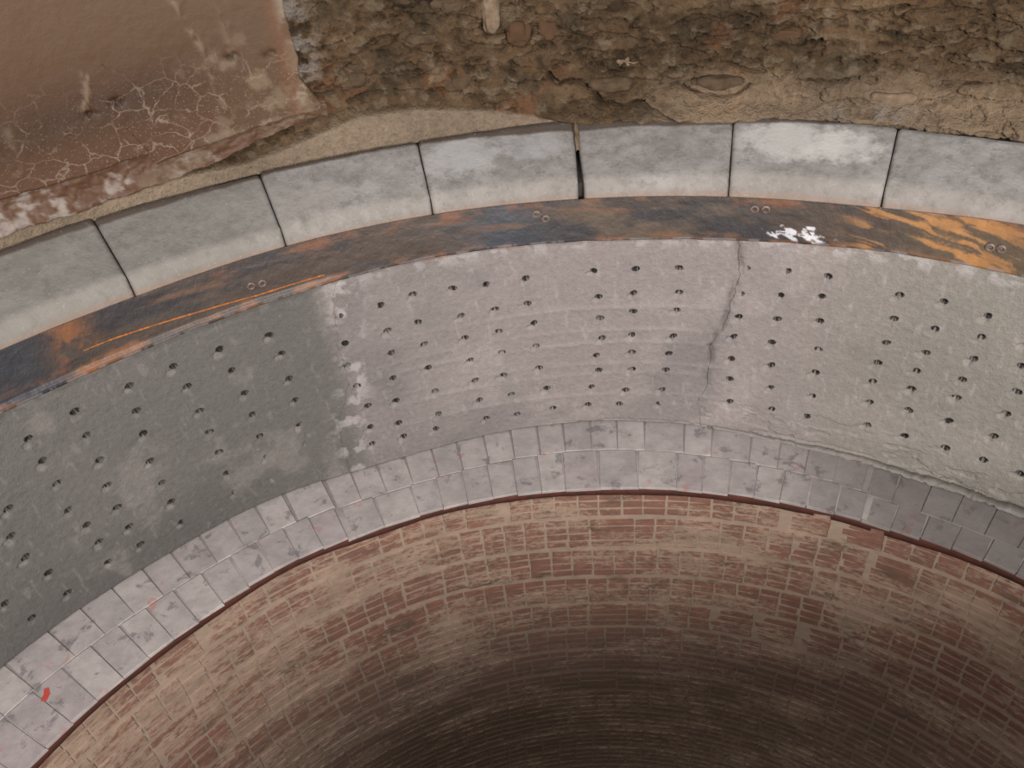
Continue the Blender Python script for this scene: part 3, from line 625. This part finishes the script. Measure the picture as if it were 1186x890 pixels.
def edge_course():
    th = np.linspace(-180, 180, 1081)[:-1]; V = []; 
    TH = np.repeat(th[:, None], 4, 1); z = zl(th); U = np.radians(th)*2.6
    bot = z-.064-.016*sm(th, -25, 8)+.010*(fbm(U*9, U*0, 4, 45)-.5)  # strip deepens to the right, building in the overhang's shadow
    rr = rin(th)+.016+.010*sm(th, -30, 5)
    RR = np.stack([rr+.0, rr-.006+.004*fbm(U*8, U*0, 2, 3), rr-.006+.004*fbm(U*8, U*0+5, 2, 3), rr+.05], 1); ZZ = np.stack([z-.008, z-.012, bot, bot-.004], 1)
    me = np_mesh('edge', cyl_grid(TH, RR, ZZ), grid_faces(*TH.shape, close=True)); o = link('edge_course', me, M_edge, shaft); o.location = (0, 0, 1.2)
    tag(o, 'narrow bare red brown course under the ledge, deepened at right as overhang shade')
edge_course()
def brick_verts(w, h, d, j):
    x, z = w/2, h/2; q = [(-x, -z), (x, -z), (x, z), (-x, z)]
    return [(a+j[i*2], -.02, b+j[i*2+1]) for i, (a, b) in enumerate(q)]+[(a*.955+j[i*2], d, b*.86+j[i*2+1]) for i, (a, b) in enumerate(q)]
BF = [(4, 5, 6, 7), (0, 1, 5, 4), (1, 2, 6, 5), (2, 3, 7, 6), (3, 0, 4, 7)]
LIST = []
for k in range(14):
    a = -98+random.uniform(0, 2.4)
    cols = []
    while a < 48:
        wd = random.choice([2.45, 2.45, 2.55, 2.3, 2.6]); 
        if random.random() < .12: wd *= 2
        cols.append((a, wd)); a += wd
    for c in range(4):
        zc = ZT0-BAND*k-.021-.0540*c-.027
        if k == 0: zc -= .0
        for a, wd in cols:
            am = a+wd/2+random.uniform(-.08, .08)
            if k == 0 and c == 0: continue
            LIST.append((am, zc+random.uniform(-.002, .002), wd))
camv = np.array([0, -.3572, 1.8603]); fwv = np.array([-.31245, .7179, -.62208]); rx = np.array([.93763, .33812, -.08074]); ux = np.array([-.15238, .60851, .77878])
def inframe(th, z):
    r = 2.62; pp = np.array([r*math.sin(R(th)), r*math.cos(R(th)), z])-camv; d = pp@fwv
    x, y = 971*(pp@rx)/d, -971*(pp@ux)/d
    n = np.array([-math.sin(R(th)), -math.cos(R(th)), 0]); dist = np.linalg.norm(pp); area_ = -(pp@n)/dist**3
    return d > 0 and abs(x) < 600 and abs(y) < 452, area_
sc = []
for i, (a, z, wd) in enumerate(LIST):
    ok, ar = inframe(a, z); sc.append(ar*wd/2.45 if ok else 0)
order = set(sorted(range(len(LIST)), key=lambda i: -sc[i])[:300])
SV, SF = [], []; cache = {}
for i, (a, z, wd) in enumerate(LIST):
    ang = wd-.19; zz = z+float(zoff(a, z)); rw = float(rwall(a, z)); wm_ = R(ang)*rw; dep = random.choice([-.003, -.002, -.001, .001]); kj = random.randint(0, 5)
    if i in order:
        key = (round(wm_, 3), dep, kj)
        if key not in cache:
            rj = random.Random(kj); me = bpy.data.meshes.new('brick'); me.from_pydata(brick_verts(round(wm_, 3), .0435, dep+.006, [rj.uniform(-.002, .002) for _ in range(8)]), [], BF); me.update(); cache[key] = fix(me)
        o = link('brick', cache[key], M_brick, shaft); o.location = (rw*math.sin(R(a)), rw*math.cos(R(a)), zz+1.2); o.rotation_euler = (0, random.uniform(-.01, .01), math.pi-R(a))
    else:
        rj = random.Random(kj); vs = brick_verts(wm_, .0435, dep+.006, [rj.uniform(-.002, .002) for _ in range(8)]); b0 = len(SV); t = math.pi-R(a); ct, st_ = math.cos(t), math.sin(t)
        for x, y, q in vs: SV.append((rw*math.sin(R(a))+x*ct-y*st_, rw*math.cos(R(a))+x*st_+y*ct, zz+q))
        SF += [tuple(b0+v for v in f) for f in BF]
me = bpy.data.meshes.new('bricks'); me.from_pydata(SV, [], SF); me.update(); fix(me)
o = link('brickwork', me, M_brick, shaft); o.location = (0, 0, 1.2); tag(o, 'rows of darker bricks further down', kind='stuff')
b = bmesh.new(); bmesh.ops.create_circle(b, cap_ends=True, segments=96, radius=2.75); me = bpy.data.meshes.new('floor'); b.to_mesh(me); b.free()
o = link('floor', me, M_floor); o.location.z = -8.0; tag(o, 'dark shaft bottom', kind='structure')

# ================================================================ OBJECTS IN THE ROCK FACE
def stone(th, z, w, h, d, mat, label, seed, embed=.55, name='stone'):
    b = bmesh.new(); bmesh.ops.create_icosphere(b, subdivisions=4, radius=1)
    for v in b.verts:
        c = v.co; n = float(fbm(np.array(c.x*1.6+seed+5), np.array(c.y*1.6+c.z*2.1+seed+5), 4, seed))-.5
        k = 1+.95*n; sx = math.copysign(abs(c.x)**.75, c.x); sy = math.copysign(abs(c.y)**.75, c.y)
        v.co = Vector((sx*w/2*k, sy*h/2*k, c.z*d*k))
    for f in b.faces: f.smooth = True
    me = bpy.data.meshes.new('stone'); b.to_mesh(me); b.free()
    hh = float(rock_h(np.array([[th]], float), np.array([[z]], float))[0][0, 0])
    o = link(name, me, mat, wall_rock)
    radial(o, th, 3.60-hh+d*embed*.7, z)
    if label: o['label'] = label
    return o
stone(-24.6, .845, .075, .16, .05, M_stone2, 'pale upright stone', 3)
stone(-22.7, .745, .12, .11, .035, M_stone3, 'smooth brown stone', 8)
stone(-20.6, .750, .10, .09, .03, M_stone3, 'smooth brown stone', 9)
stone(-8.5, .492, .27, .065, .035, M_stone, 'flat lens shaped stone', 4)
stone(1.9, .372, .09, .03, .03, M_stone2, 'small white stone above the joint', 5)
stone(-16.3, .500, .22, .06, .045, M_stone, None, 6)
stone(3.6, .44, .22, .07, .03, M_stone2, None, 7)
rs = random.Random(21)
for i in range(20):
    th = rs.uniform(-36.5, 20); z = rs.uniform(.52, 1.05); w_ = rs.uniform(.04, .15)
    stone(th, z, w_, w_*rs.uniform(.3, .6), rs.uniform(.015, .03), rs.choice([M_stone, M_stone, M_stone3, M_stone2 if rs.random() < .4 else M_stone]), None, 30+i)

# deck added out of frame behind the camera to shade the lower shaft
wk = empty('shade_deck', (.7, -1.04, .42)); tag(wk, 'added unseen grey steel deck behind the camera, shading the lower shaft', 'shade_deck')
wk.rotation_euler.z = math.radians(33)          # local +x runs along its front edge, away from the shaft's centre
def box(name, x0, x1, y0, y1, z0, z1, mat, parent):
    b = bmesh.new(); bmesh.ops.create_cube(b, size=1)
    for v in b.verts: v.co = Vector(((x1-x0)*v.co.x, (y1-y0)*v.co.y, (z1-z0)*v.co.z))
    bmesh.ops.bevel(b, geom=b.edges[:], offset=.004, segments=1, affect='EDGES'); me = bpy.data.meshes.new(name); b.to_mesh(me); b.free()
    o = link(name, me, mat, parent); o.location = ((x0+x1)/2, (y0+y1)/2, (z0+z1)/2); return o
for k in range(5): box('deck_plate', -.42, 2.8, .22-.24*k, .45-.24*k, 0, .03, M_deck, wk)
for y in (-.6, .3): box('beam', -.4, 2.7, y, y+.06, -.10, 0, M_deck, wk)
